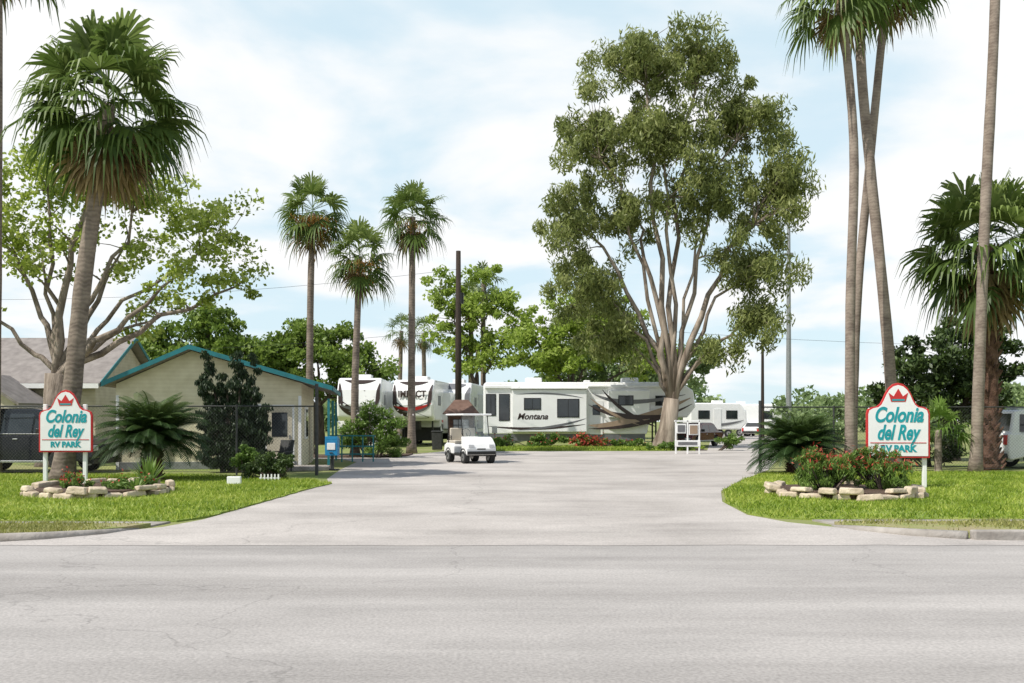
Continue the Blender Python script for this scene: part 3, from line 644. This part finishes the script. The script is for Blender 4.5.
# ------------------------------------------------------------ vehicles
def wheel(mb,c,r,w,axis='y',mt=0,mh=1):
    c=Vector(c); a=Vector((0,1,0)) if axis=='y' else Vector((1,0,0))
    mb.tube([c-a*w/2,c-a*w*.42,c+a*w*.42,c+a*w/2],[r*.93,r,r,r*.93],20,mt)
    for s in(-1,1): mb.tube([c+a*s*w*.3,c+a*s*w*.53],[r*.62,r*.56],16,mh); mb.tube([c+a*s*w*.5,c+a*s*w*.56],[r*.16,r*.14],10,mt)
def car(name,base,rz,paint,kind='suv'):
    e=empty(name,base,rz)
    if kind=='suv': L,W,H,hood,belt=4.9,1.95,1.95,1.14,1.17
    elif kind=='pickup': L,W,H,hood,belt=5.5,1.95,1.88,1.12,1.12
    else: L,W,H,hood,belt=4.6,1.8,1.45,.85,.88
    h=L/2; g=.28; r=.37 if kind!='sedan' else .32; fx,rx=h-.95,-h+1.0
    def arch(cx,n=7): return [(cx+math.cos(a)*(r+.07),max(g,r+math.sin(a)*(r+.07))) for a in [math.pi*i/(n-1) for i in range(n)]]
    low=[(-h+.05,g+.12),(-h,.6),(-h+.03,belt),( h-1.25,belt),(h-.25,hood-.12),(h-.03,hood-.32),(h,.5),(h-.06,g)]
    bottom=[p for p in arch(fx)]+[p for p in arch(rx)]
    mb=MB(); mb.prism(low+bottom+[(-h+.1,g)],-W/2,W/2,'y'); mb.done('body',paint,e,bevel=.06,seg=3)
    if kind=='suv': cab=[(-h+.12,belt-.03),(-h+.3,H-.06),(-h+.6,H),(.55,H),(.85,H-.05),(1.5,belt-.03)]
    elif kind=='pickup': cab=[(-.6,belt-.03),(-.5,H-.06),(-.35,H),(.75,H),(.95,H-.05),(1.6,belt-.03)]
    else: cab=[(-1.9,belt-.03),(-1.15,H-.06),(-.8,H),(.35,H),(.6,H-.04),(1.35,belt-.03)]
    zc=lambda z:1-.13*(z-belt)/(H-belt)
    V=[(x,-W/2*.97*zc(z),z) for x,z in cab]+[(x,W/2*.97*zc(z),z) for x,z in cab]; n=len(cab)
    mb=MB(); mb.add(V,[tuple(range(n)),tuple(range(2*n-1,n-1,-1))]+[(i,i+n,(i+1)%n+n,(i+1)%n) for i in range(n)]); mb.done('cabin',paint,e,bevel=.04,seg=3)
    mb=MB(); z0,z1=belt+.04,H-.16
    xs={'suv':[(-h+.4,-h+1.25),(-h+1.33,-.25),(-.17,.98)],'pickup':[(-.45,.25),(.33,1.05)],'sedan':[(-1.35,-.35),(-.27,.85)]}[kind]
    for a,b in xs:
        slant=.38 if (a,b)==xs[-1] else .02
        for s in(-1,1):
            y0,y1=s*(W/2*.97*zc(z0)+.006),s*(W/2*.97*zc(z1)+.006)
            mb.add([(a,y0,z0),(b+slant*.3,y0,z0),(b-slant,y1,z1),(a+.06,y1,z1)],[(0,1,2,3)])
    f1,f0=Vector((cab[-2][0],0,cab[-2][1])),Vector((cab[-1][0],0,cab[-1][1]))
    nn=Vector((.008,0,.008)); p,q=f0.lerp(f1,.1)+nn,f0.lerp(f1,.9)+nn
    mb.add([(p.x,-W*.42,p.z),(p.x,W*.42,p.z),(q.x,W*.37,q.z),(q.x,-W*.37,q.z)],[(0,1,2,3)])
    p,q=Vector((cab[0][0],0,cab[0][1])).lerp(Vector((cab[1][0],0,cab[1][1])),.15),Vector((cab[0][0],0,cab[0][1])).lerp(Vector((cab[1][0],0,cab[1][1])),.9)
    mb.add([(p.x-.01,-W*.4,p.z),(p.x-.01,W*.4,p.z),(q.x-.01,W*.36,q.z),(q.x-.01,-W*.36,q.z)],[(0,1,2,3)])
    mb.done('glass',GLASS,e)
    mb=MB()
    for cx in(fx,rx):
        for s in(-1,1): wheel(mb,(cx,s*(W/2-.12),r),r,.24)
    mb.done('wheels',[RUBBER,CHROME],e,smooth=False)
    mb=MB()
    for s in(-1,1):
        mb.box((h-.04,s*W*.36,hood-.38),(.1,.32,.16),0); mb.box((-h+.0,s*W*.42,belt-.22),(.06,.18,.32),1)
        mb.box((.9,s*(W/2+.1),belt+.1),(.12,.2,.15),2)
        mb.box((.1,s*(W/2+.008),belt-.14),(.16,.02,.04),3); mb.box((-1.0,s*(W/2+.008),belt-.14),(.16,.02,.04),3)
        mb.box((-.4,s*(W/2*.97+.004),belt+.015),(3.2,.02,.025),3)
        mb.box((-.1,s*(W/2+.01),.36),(2.3,.05,.07),3)
    mb.box((h-.0,0,.62),(.06,W*.5,.22),2); mb.box((h,0,.35),(.1,W*.9,.14),2); mb.box((-h,0,.42),(.1,W*.9,.18),2)
    if kind!='sedan':
        for s in(-1,1): mb.tube([(-1.6 if kind=='suv' else -.3,s*.7,H+.06),(.4,s*.7,H+.06)],.02,6,3)
    mb.done('lights_mirrors_trim',[LAMP,RED,BLACK,CHROME],e,bevel=.01)
    return e
car('suv',(-14.9,30.9,0),math.radians(-4),CARBLK,'suv')
car('sedan',(11.1,61,0),math.radians(235),CARRED,'sedan')
car('suv',(18.55,33.6,0),math.radians(2),WHITE,'suv')
car('sedan',(24.5,100,0),math.radians(60),WHITE,'sedan')

WSH,N_,L_=new_mat('clear_windshield'); p_=N_['Principled BSDF']; p_.inputs['Base Color'].default_value=(.5,.55,.55,1); p_.inputs['Roughness'].default_value=.05
tr_=N_.new('ShaderNodeBsdfTransparent'); mx_=N_.new('ShaderNodeMixShader'); mx_.inputs[0].default_value=.3
L_.new(tr_.outputs[0],mx_.inputs[1]); L_.new(p_.outputs[0],mx_.inputs[2]); L_.new(mx_.outputs[0],N_['Material Output'].inputs[0])
def golf_cart(base,rz):
    e=empty('golf_cart',base,rz)
    mb=MB()
    mb.box((0,.1,.33),(1.1,2.2,.12),2)
    mb.prism([(-1.18,.32),(-1.2,.55),(-1.12,.72),(-.88,.92),(-.66,1.0),(-.6,.95),(-.66,.6),(-.7,.34)],-.58,.58,'x',0)
    mb.prism([(.15,.34),(.12,.62),(.2,.72),(.95,.74),(1.15,.66),(1.2,.45),(1.1,.34)],-.58,.58,'x',0)
    mb.box((0,.12,1.80),(1.16,1.85,.07),0)
    mb.done('body',[WHITE,SEAT,BLACK],e,bevel=.045,seg=3)
    mb=MB(); mb.box((0,.42,.78),(1.06,.5,.13)); mb.box((0,.72,1.07),(1.02,.12,.46)); mb.box((0,.95,.78),(1.0,.35,.1)); mb.done('seats',SEAT,e,bevel=.04,seg=3)
    mb=MB()
    for s in(-1,1):
        mb.tube([(s*.52,-.68,.95),(s*.52,-.56,1.4),(s*.52,-.5,1.78)],.018,6,0)
        mb.tube([(s*.53,.85,.7),(s*.53,.86,1.3),(s*.53,.9,1.78)],.018,6,0)
        mb.tube([(s*.56,.45,.85),(s*.56,.45,1.0),(s*.56,.75,1.0)],.018,6,0)
        mb.tube([(s*.585,-.85+.30*math.cos(a),.25+.30*math.sin(a)) for a in [math.pi*i/8 for i in range(9)]],.022,5,0)
        mb.tube([(s*.585,.72+.30*math.cos(a),.25+.30*math.sin(a)) for a in [math.pi*i/8 for i in range(9)]],.022,5,0)
    mb.tube([(-.28,-.6,.9),(-.28,-.38,1.1)],.02,6,0)
    c=Vector((-.28,-.36,1.12)); ring=[c+Vector((.18*math.cos(a),.07*math.sin(a)*1,.16*math.sin(a))) for a in [2*math.pi*i/16 for i in range(17)]]
    mb.tube(ring,.014,5,0)
    mb.box((0,-1.2,.4),(1.1,.08,.12),0)
    mb.done('frame_and_steering',[BLACK],e)
    mb=MB(); mb.add([(-.5,-.68,.98),(.5,-.68,.98),(.5,-.51,1.74),(-.5,-.51,1.74)],[(0,1,2,3)]); mb.done('windshield',WSH,e)
    mb=MB()
    for x in(-.5,.5):
        for y in(-.85,.72): wheel(mb,(x,y,.235),.235,.2,'x')
    mb.done('wheels',[RUBBER,CHROME],e)
    mb=MB()
    for s in(-1,1): mb.box((s*.4,-1.17,.66),(.2,.07,.1),0); mb.box((s*.45,1.2,.6),(.1,.04,.1),1)
    mb.box((0,-1.19,.54),(.34,.03,.05),2)
    mb.done('lamps_and_badge',[LAMP,RED,BLACK],e,bevel=.01)
golf_cart((-1.6,37.6,0),math.radians(24))

def swoosh(mb,a,b,c,w,mi,y,n=14):
    P=bez((a[0],0,a[1]),(b[0],0,b[1]),(c[0],0,c[1]),n); V=[]
    for i,p in enumerate(P):
        t=(P[min(i+1,n-1)]-P[max(i-1,0)]).normalized(); q=Vector((-t.z,0,t.x))*w*math.sin(math.pi*(i+.15)/(n-.6))**.8*.5
        V+=[(p.x+q.x,y,p.z+q.z),(p.x-q.x,y,p.z-q.z)]
    mb.add(V,[(2*i,2*i+1,2*i+3,2*i+2) for i in range(n-1)],mi)
def window(mb,x,z,w,h,y,mf=0,mg=1,split=True):
    mb.box((x,y-.01,z),(w+.1,.03,h+.1),mf); mb.box((x,y-.03,z),(w,.02,h),mg)
    if split: mb.box((x,y-.043,z),(.03,.01,h),mf)
def fifth_wheel(base,rz=0,L=12.6):
    e=empty('fifth_wheel_trailer',base,rz)
    mb=MB(); mb.prism([(0,.75),(L-2.9,.75),(L-2.7,1.75),(L-.5,1.75),(L,2.4),(L-.15,3.35),(L-.9,3.85),(.15,3.85),(0,3.7)],0,2.5,'y')
    mb.done('body',RVWHITE,e,bevel=.09,seg=3)
    mb=MB(); mb.box((3.9,-.25,2.15),(4.4,.6,2.5)); mb.box((8.6,-.2,2.55),(2.4,.5,1.6)); mb.done('slide_outs',RVWHITE,e,bevel=.04)
    mb=MB(); mb.box((L/2-1.4,.06,.62),(L-3.2,.06,.5),0)
    for x in(L-4,L-9.9,1.0): mb.box((x,.9,.3),(.15,.15,.7),0)
    mb.box((3.9,-.3,3.46),(4.5,.74,.08),1); mb.box((1.1,-.05,3.55),(2.0,.14,.14),1)
    mb.tube([(6.2,-.08,3.6),(11.2,-.08,3.6)],.1,10,1)
    mb.done('skirt_and_awning',[RV_GREY,WHITE],e,bevel=.01)
    mb=MB()
    window(mb,.45,2.5,.5,1.2,0); window(mb,1.25,2.35,.55,1.5,0,split=False)
    window(mb,2.9,2.55,.9,.6,-.55); window(mb,5.0,2.3,1.2,1.0,-.55)
    window(mb,8.4,2.75,.8,.5,-.45); window(mb,10.6,2.75,.7,.5,0)
    mb.box((6.7,-.02,1.75),(.75,.04,2.0),2); mb.box((6.7,-.045,2.2),(.45,.02,.6),1)
    mb.done('windows_and_door',[BLACK,GLASS,RVWHITE],e,bevel=.006)
    mb=MB()
    for i,(a,b,c,w,m) in enumerate([((.2,1.25),(3,.9),(6.0,1.35),.16,1),((2,1.0),(4.5,1.15),(6.05,1.7),.14,2),((1.9,3.1),(4,3.3),(5.9,2.9),.09,2)]):
        swoosh(mb,a,b,c,w,m,-.556-.002*i)
    for i,(a,b,c,w,m) in enumerate([((6.2,1.3),(8.2,1.0),(12.2,2.9),.45,0),((6.2,1.1),(9.4,1.0),(12.3,2.55),.24,1),((6.4,3.2),(8,2.2),(11.9,3.1),.26,2),((6.2,2.5),(8.2,1.4),(11.2,1.95),.3,1),((7.0,3.4),(8.2,1.9),(10.2,1.2),.22,1),((6.3,2.9),(7.4,1.9),(9.2,1.3),.16,0)]):
        swoosh(mb,a,b,c,w,m,-.456-.002*i)
    mb.done('graphics',[RV_TAN,RV_BR,RV_GREY],e,fix=False)
    text('Montana',.5,(2.9,-.556,1.65),RV_BR,e,1.8,.3,.012)
    mb=MB()
    for x in(3.0,8.8): mb.box((x,1.2,4.0),(1.0,.8,.3))
    mb.box((6.2,.9,3.92),(.4,.4,.14)); mb.tube([(11,.6,3.8),(11,.6,4.05)],.2,12)
    mb.done('roof_ac_units',WHITE,e,bevel=.06)
    mb=MB()
    for x in(7.3,8.25):
        for y in(.2,2.3): wheel(mb,(x,y,.4),.4,.24)
    mb.done('wheels',[RUBBER,CHROME],e)
    mb=MB(); mb.tube([(L-2.3,.5,.0),(L-2.3,.5,1.8)],.05,6); mb.tube([(L-2.3,2,.0),(L-2.3,2,1.8)],.05,6); mb.box((L-1.6,1.25,1.55),(.5,.5,.5)); mb.done('landing_gear',BLACK,e)
fifth_wheel((-1.7,59.3,0))
def nose_trailer(base,rz,label,cols,W=2.55,H=4.05,dark=False):
    e=empty('toy_hauler_trailer',base,rz); mb=MB()
    prof=[(.55,1.55),(.15,1.8),(0,2.5),(.15,3.35),(.75,H)]
    mb.prism(prof+[(11,H),(11,.75),(3.0,.75),(2.8,1.55)],-W/2,W/2,'x'); mb.done('body',RVWHITE,e,bevel=.12,seg=3)
    mb=MB(); mb.box((-W/2-.22,6,2.2),(.5,3.6,2.3)); mb.box((W/2+.22,5,2.2),(.5,3,2.3)); mb.done('slide_outs',RVWHITE,e,bevel=.03)
    mb=MB(); mb.box((0,2.95,.85),(W*.96,.1,1.1))
    for x in(-.9,.9): mb.tube([(x,1.9,0),(x,1.9,1.8)],.06,6)
    mb.box((0,1.4,1.3),(.5,.5,.55)); mb.done('landing_gear',BLACK,e)
    def ny(z):
        for (ya,za),(yb,zb) in zip(prof,prof[1:]):
            if za<=z<=zb: return ya+(yb-ya)*(z-za)/(zb-za)
        return .5
    k=1.7 if dark else 1
    mb=MB()
    for j,(a,b,c,w,m) in enumerate([((-1.15,2.9),(-1.0,1.95),(1.0,1.75),.5*k,0),((1.15,2.8),(.9,2.2),(-.6,2.1),.40*k,2),((-1.1,2.45),(0,2.0),(1.15,2.6),.22,1),((-1.15,3.75),(-1.2,3.2),(-.95,2.4),.3*k,0),((1.15,3.75),(1.2,3.2),(.95,2.4),.3*k,0),((-.9,3.92),(0,3.7),(.9,3.92),.24*k,0)]):
        s=MB(); swoosh(s,a,b,c,w,m,0,18); s.v=[(max(-W/2+.08,min(W/2-.08,x)),ny(min(H-.05,max(1.6,z)))-.012-.003*j,min(H-.05,max(1.6,z))) for x,y,z in s.v]; mb.add(s.v,s.f,m)
    for s_ in(-1,1):
        for (z0,z1,m) in((1.0,1.35,0),(1.45,1.6,1)):
            x=s_*(W/2+.012); mb.add([(x,3.1,z0),(x,10.8,z0),(x,10.8,z1),(x,2.9,z1)],[(0,1,2,3)],m)
    mb.done('nose_graphics',cols,e,fix=False)
    if label: text(label,.55,(0,ny(3.0)-.10,2.98),RV_BR,e,1.7,0,.02)
    mb=MB(); mb.box((-W/2-.005,2.2,2.8),(.03,.8,.6)); mb.box((W/2+.005,2.2,2.8),(.03,.8,.6)); mb.done('windows',GLASS,e)
    mb=MB(); mb.box((0,3.4,H+.15),(.8,1,.3)); mb.done('roof_ac_units',WHITE,e,bevel=.05)
    mb=MB()
    for y in(7,8):
        for s in(-1,1): wheel(mb,(s*1.1,y,.4),.4,.24,'x')
    mb.done('wheels',[RUBBER,CHROME],e)
nose_trailer((-6.0,60,0),math.radians(-6),'IMPACT',[RV_BR,RED,RV_GREY])
nose_trailer((-3.95,65,0),math.radians(-6),'',[RV_GREY,RV_TAN,RV_BR],dark=True)
nose_trailer((-8.8,57.5,0),math.radians(2),'',[RV_BR,RV_GREY,RV_GREY])
def travel_trailer(base,rz,L=7):
    e=empty('travel_trailer',base,rz); mb=MB(); mb.prism([(0,.7),(L-.6,.7),(L,1.3),(L-.05,2.4),(L-.7,3.2),(.2,3.2),(0,3)],0,2.4,'y'); mb.done('body',RVWHITE,e,bevel=.12,seg=3)
    mb=MB(); window(mb,1.3,2.1,1,.7,0); window(mb,L-1.5,2.1,1.0,.7,0); mb.box((3.1 if L>6 else 2.6,-.02,1.7),(.7,.04,1.9),2); mb.done('windows_and_door',[BLACK,GLASS,RVWHITE],e)
    mb=MB(); swoosh(mb,(.2,1.2),(3,.9),(L-.3,1.6),.25,0,-.03); mb.done('graphics',[RV_GREY,RV_TAN],e,fix=False)
    mb=MB()
    for x in(2.9,3.7): wheel(mb,(x,.15,.36),.36,.24)
    mb.box((3,1.2,3.33),(.9,.7,.26),2); mb.done('wheels_and_ac',[RUBBER,CHROME,WHITE],e)
travel_trailer((19.8,100,0),math.radians(-12)); travel_trailer((16.6,93,0),math.radians(8),5.5)

# ------------------------------------------------------------ furniture
def chair(name,base,rz,mat):
    e=empty(name,base,rz); mb=MB(); mb.box((0,0,.38),(.5,.48,.04)); mb.box((0,.27,.68),(.5,.04,.6),0,Matrix.Rotation(-.25,3,'X'))
    for x in(-.23,.23):
        mb.box((x,-.2,.3),(.04,.04,.6)); mb.box((x,.2,.3),(.04,.04,.6)); mb.box((x*1.12,0,.61),(.07,.5,.03))
    mb.done('frame',mat,e,bevel=.008)
chair('porch_chair',(-8.6,31.9,.0),.3,DARKSTEEL); chair('porch_chair',(-7.2,31.2,0),-.4,DARKSTEEL)
e=empty('newspaper_box',(-5.75,32,0)); mb=MB(); mb.box((0,0,.72),(.40,.4,.50),0); mb.box((0,0,.22),(.1,.1,.44),1); mb.box((0,0,.02),(.4,.36,.04),1)
mb.prism([(-.2,.97),(.2,.97),(.2,1.02),(-.2,1.08)],-.2,.2,'x',0); mb.box((0,-.21,.76),(.26,.02,.22),2); mb.box((0,-.22,.56),(.12,.03,.03),1); mb.done('box',[BLUE,DARKSTEEL,WHITE],e,bevel=.01)
e=empty('ramp_railing',(-6.9,38.2,0)); mb=MB()
for i in range(5): mb.box((i*.4,0,.5),(.05,.05,1.0))
mb.box((.8,0,1.0),(1.75,.08,.05)); mb.box((.8,0,.6),(1.7,.04,.05)); mb.box((.8,0,.3),(1.7,.04,.05)); mb.done('rails',TEAL,e,bevel=.006)
e=empty('notice_board',(8.25,47,0)); mb=MB()
for x in(-.55,.0,.55): mb.box((x,0,.8),(.07,.07,1.6))
mb.box((0,-.01,1.55),(1.25,.05,.07)); mb.box((-.3,-.03,1.2),(.45,.05,.45)); mb.box((.28,-.03,1.15),(.45,.05,.5)); mb.box((0,-.02,.5),(1.2,.05,.3)); mb.done('frame',WHITE,e,bevel=.008)
mb=MB(); mb.box((-.3,-.065,1.2),(.34,.015,.32),0); mb.box((.28,-.065,1.15),(.36,.015,.4),1); mb.box((0,-.05,.5),(.9,.015,.14),0); mb.done('notices',[RV_GREY,RV_TAN],e)
e=empty('electric_meter_post',(-1.0,57.5,0)); mb=MB(); mb.box((0,0,.6),(.12,.1,1.2)); mb.box((0,-.06,1.05),(.3,.14,.4)); mb.done('post',GALV,e,bevel=.01)
e=empty('ground_marker',(-6.75,24.3,0)); mb=MB(); mb.box((0,0,.13),(.34,.10,.2)); mb.done('plate',WHITE,e,bevel=.02)
e=empty('edging_fence',(-6.5,25.9,0)); mb=MB()
for i in range(6): mb.box((i*.09,0,.12),(.035,.02,.16))
mb.box((.22,.012,.1),(.55,.015,.025)); mb.done('pickets',WHITE,e)
e=empty('trash_bin',(-3.9,52.2,0)); mb=MB(); mb.box((0,0,.5),(.5,.5,.9),0,None,1.1); mb.box((0,0,1.0),(.6,.6,.08),0); mb.done('bin',DARKSTEEL,e,bevel=.03)
e=empty('propane_tank',(-7.6,55,0)); mb=MB(); mb.tube([(0,0,0),(0,0,.2),(0,0,1.0),(0,0,1.2)],[.2,.28,.28,.12],12); mb.done('tank',WHITE,e,smooth=False)

# ------------------------------------------------------------ light + sky
az=math.atan2(-.78,-.45); el=math.radians(52)
sd=Vector((math.sin(az)*math.cos(el),math.cos(az)*math.cos(el),math.sin(el)))
ld=bpy.data.lights.new('sun','SUN'); ld.energy=5.0; ld.angle=math.radians(.5); ld.color=(1,.955,.88)
lo=bpy.data.objects.new('sun',ld); COL.objects.link(lo); lo.rotation_euler=(-sd).to_track_quat('-Z','Y').to_euler(); lo.location=(0,0,40)
w=bpy.data.worlds.new('World'); S.world=w; w.use_nodes=True; N=w.node_tree.nodes; L=w.node_tree.links
bg=N['Background']; sk=N.new('ShaderNodeTexSky'); sk.sky_type='NISHITA'; sk.sun_disc=False; sk.sun_elevation=el; sk.sun_rotation=az%(2*math.pi)
sk.dust_density=.8; sk.air_density=1.0
L.new(sk.outputs[0],bg.inputs[0]); bg.inputs[1].default_value=.13
hz=N.new('ShaderNodeBackground'); hz.inputs[0].default_value=(.70,.90,1,1); hz.inputs[1].default_value=1.02
tc=N.new('ShaderNodeTexCoord'); sp=N.new('ShaderNodeSeparateXYZ'); L.new(tc.outputs['Generated'],sp.inputs[0])
# haze and cloud thin out towards the zenith, where the deeper blue sky shows
zf=N.new('ShaderNodeMapRange'); zf.interpolation_type='SMOOTHSTEP'; zf.inputs[1].default_value=.38; zf.inputs[2].default_value=.62; zf.inputs[3].default_value=1; zf.inputs[4].default_value=.12
L.new(sp.outputs[2],zf.inputs[0])
hf=N.new('ShaderNodeMath'); hf.operation='MULTIPLY'; hf.inputs[1].default_value=.82; L.new(zf.outputs[0],hf.inputs[0])
m0=N.new('ShaderNodeMixShader'); L.new(hf.outputs[0],m0.inputs[0]); L.new(bg.outputs[0],m0.inputs[1]); L.new(hz.outputs[0],m0.inputs[2])
ad=N.new('ShaderNodeMath'); ad.operation='ADD'; ad.inputs[1].default_value=.22; L.new(sp.outputs[2],ad.inputs[0])
dx=N.new('ShaderNodeMath'); dx.operation='DIVIDE'; L.new(sp.outputs[0],dx.inputs[0]); L.new(ad.outputs[0],dx.inputs[1])
dy=N.new('ShaderNodeMath'); dy.operation='DIVIDE'; L.new(sp.outputs[1],dy.inputs[0]); L.new(ad.outputs[0],dy.inputs[1])
cb=N.new('ShaderNodeCombineXYZ'); L.new(dx.outputs[0],cb.inputs[0]); L.new(dy.outputs[0],cb.inputs[1])
no=N.new('ShaderNodeTexNoise'); no.inputs['Scale'].default_value=1.5; no.inputs['Detail'].default_value=8; no.inputs['Roughness'].default_value=.5; no.inputs['Distortion'].default_value=.25
L.new(cb.outputs[0],no.inputs[0])
mr=N.new('ShaderNodeMapRange'); mr.interpolation_type='SMOOTHSTEP'; mr.inputs[1].default_value=.40; mr.inputs[2].default_value=.58; mr.inputs[3].default_value=.12; mr.inputs[4].default_value=1
L.new(no.outputs['Fac'],mr.inputs[0])
cf=N.new('ShaderNodeMath'); cf.operation='MULTIPLY'; L.new(mr.outputs[0],cf.inputs[0]); L.new(zf.outputs[0],cf.inputs[1])
b2=N.new('ShaderNodeBackground'); b2.inputs[0].default_value=(.99,.995,1,1); b2.inputs[1].default_value=1.03
mx=N.new('ShaderNodeMixShader'); L.new(cf.outputs[0],mx.inputs[0]); L.new(m0.outputs[0],mx.inputs[1]); L.new(b2.outputs[0],mx.inputs[2])
L.new(mx.outputs[0],N['World Output'].inputs[0])

# ------------------------------------------------------------ camera
cd=bpy.data.cameras.new('camera'); cam=bpy.data.objects.new('camera',cd); COL.objects.link(cam)
cam.location=(0,0,1.6); cam.rotation_euler=(math.pi/2,0,0); cd.sensor_width=36; cd.lens=35.156; cd.shift_y=.0767; cd.clip_end=2000; cd.clip_start=.1
S.camera=cam
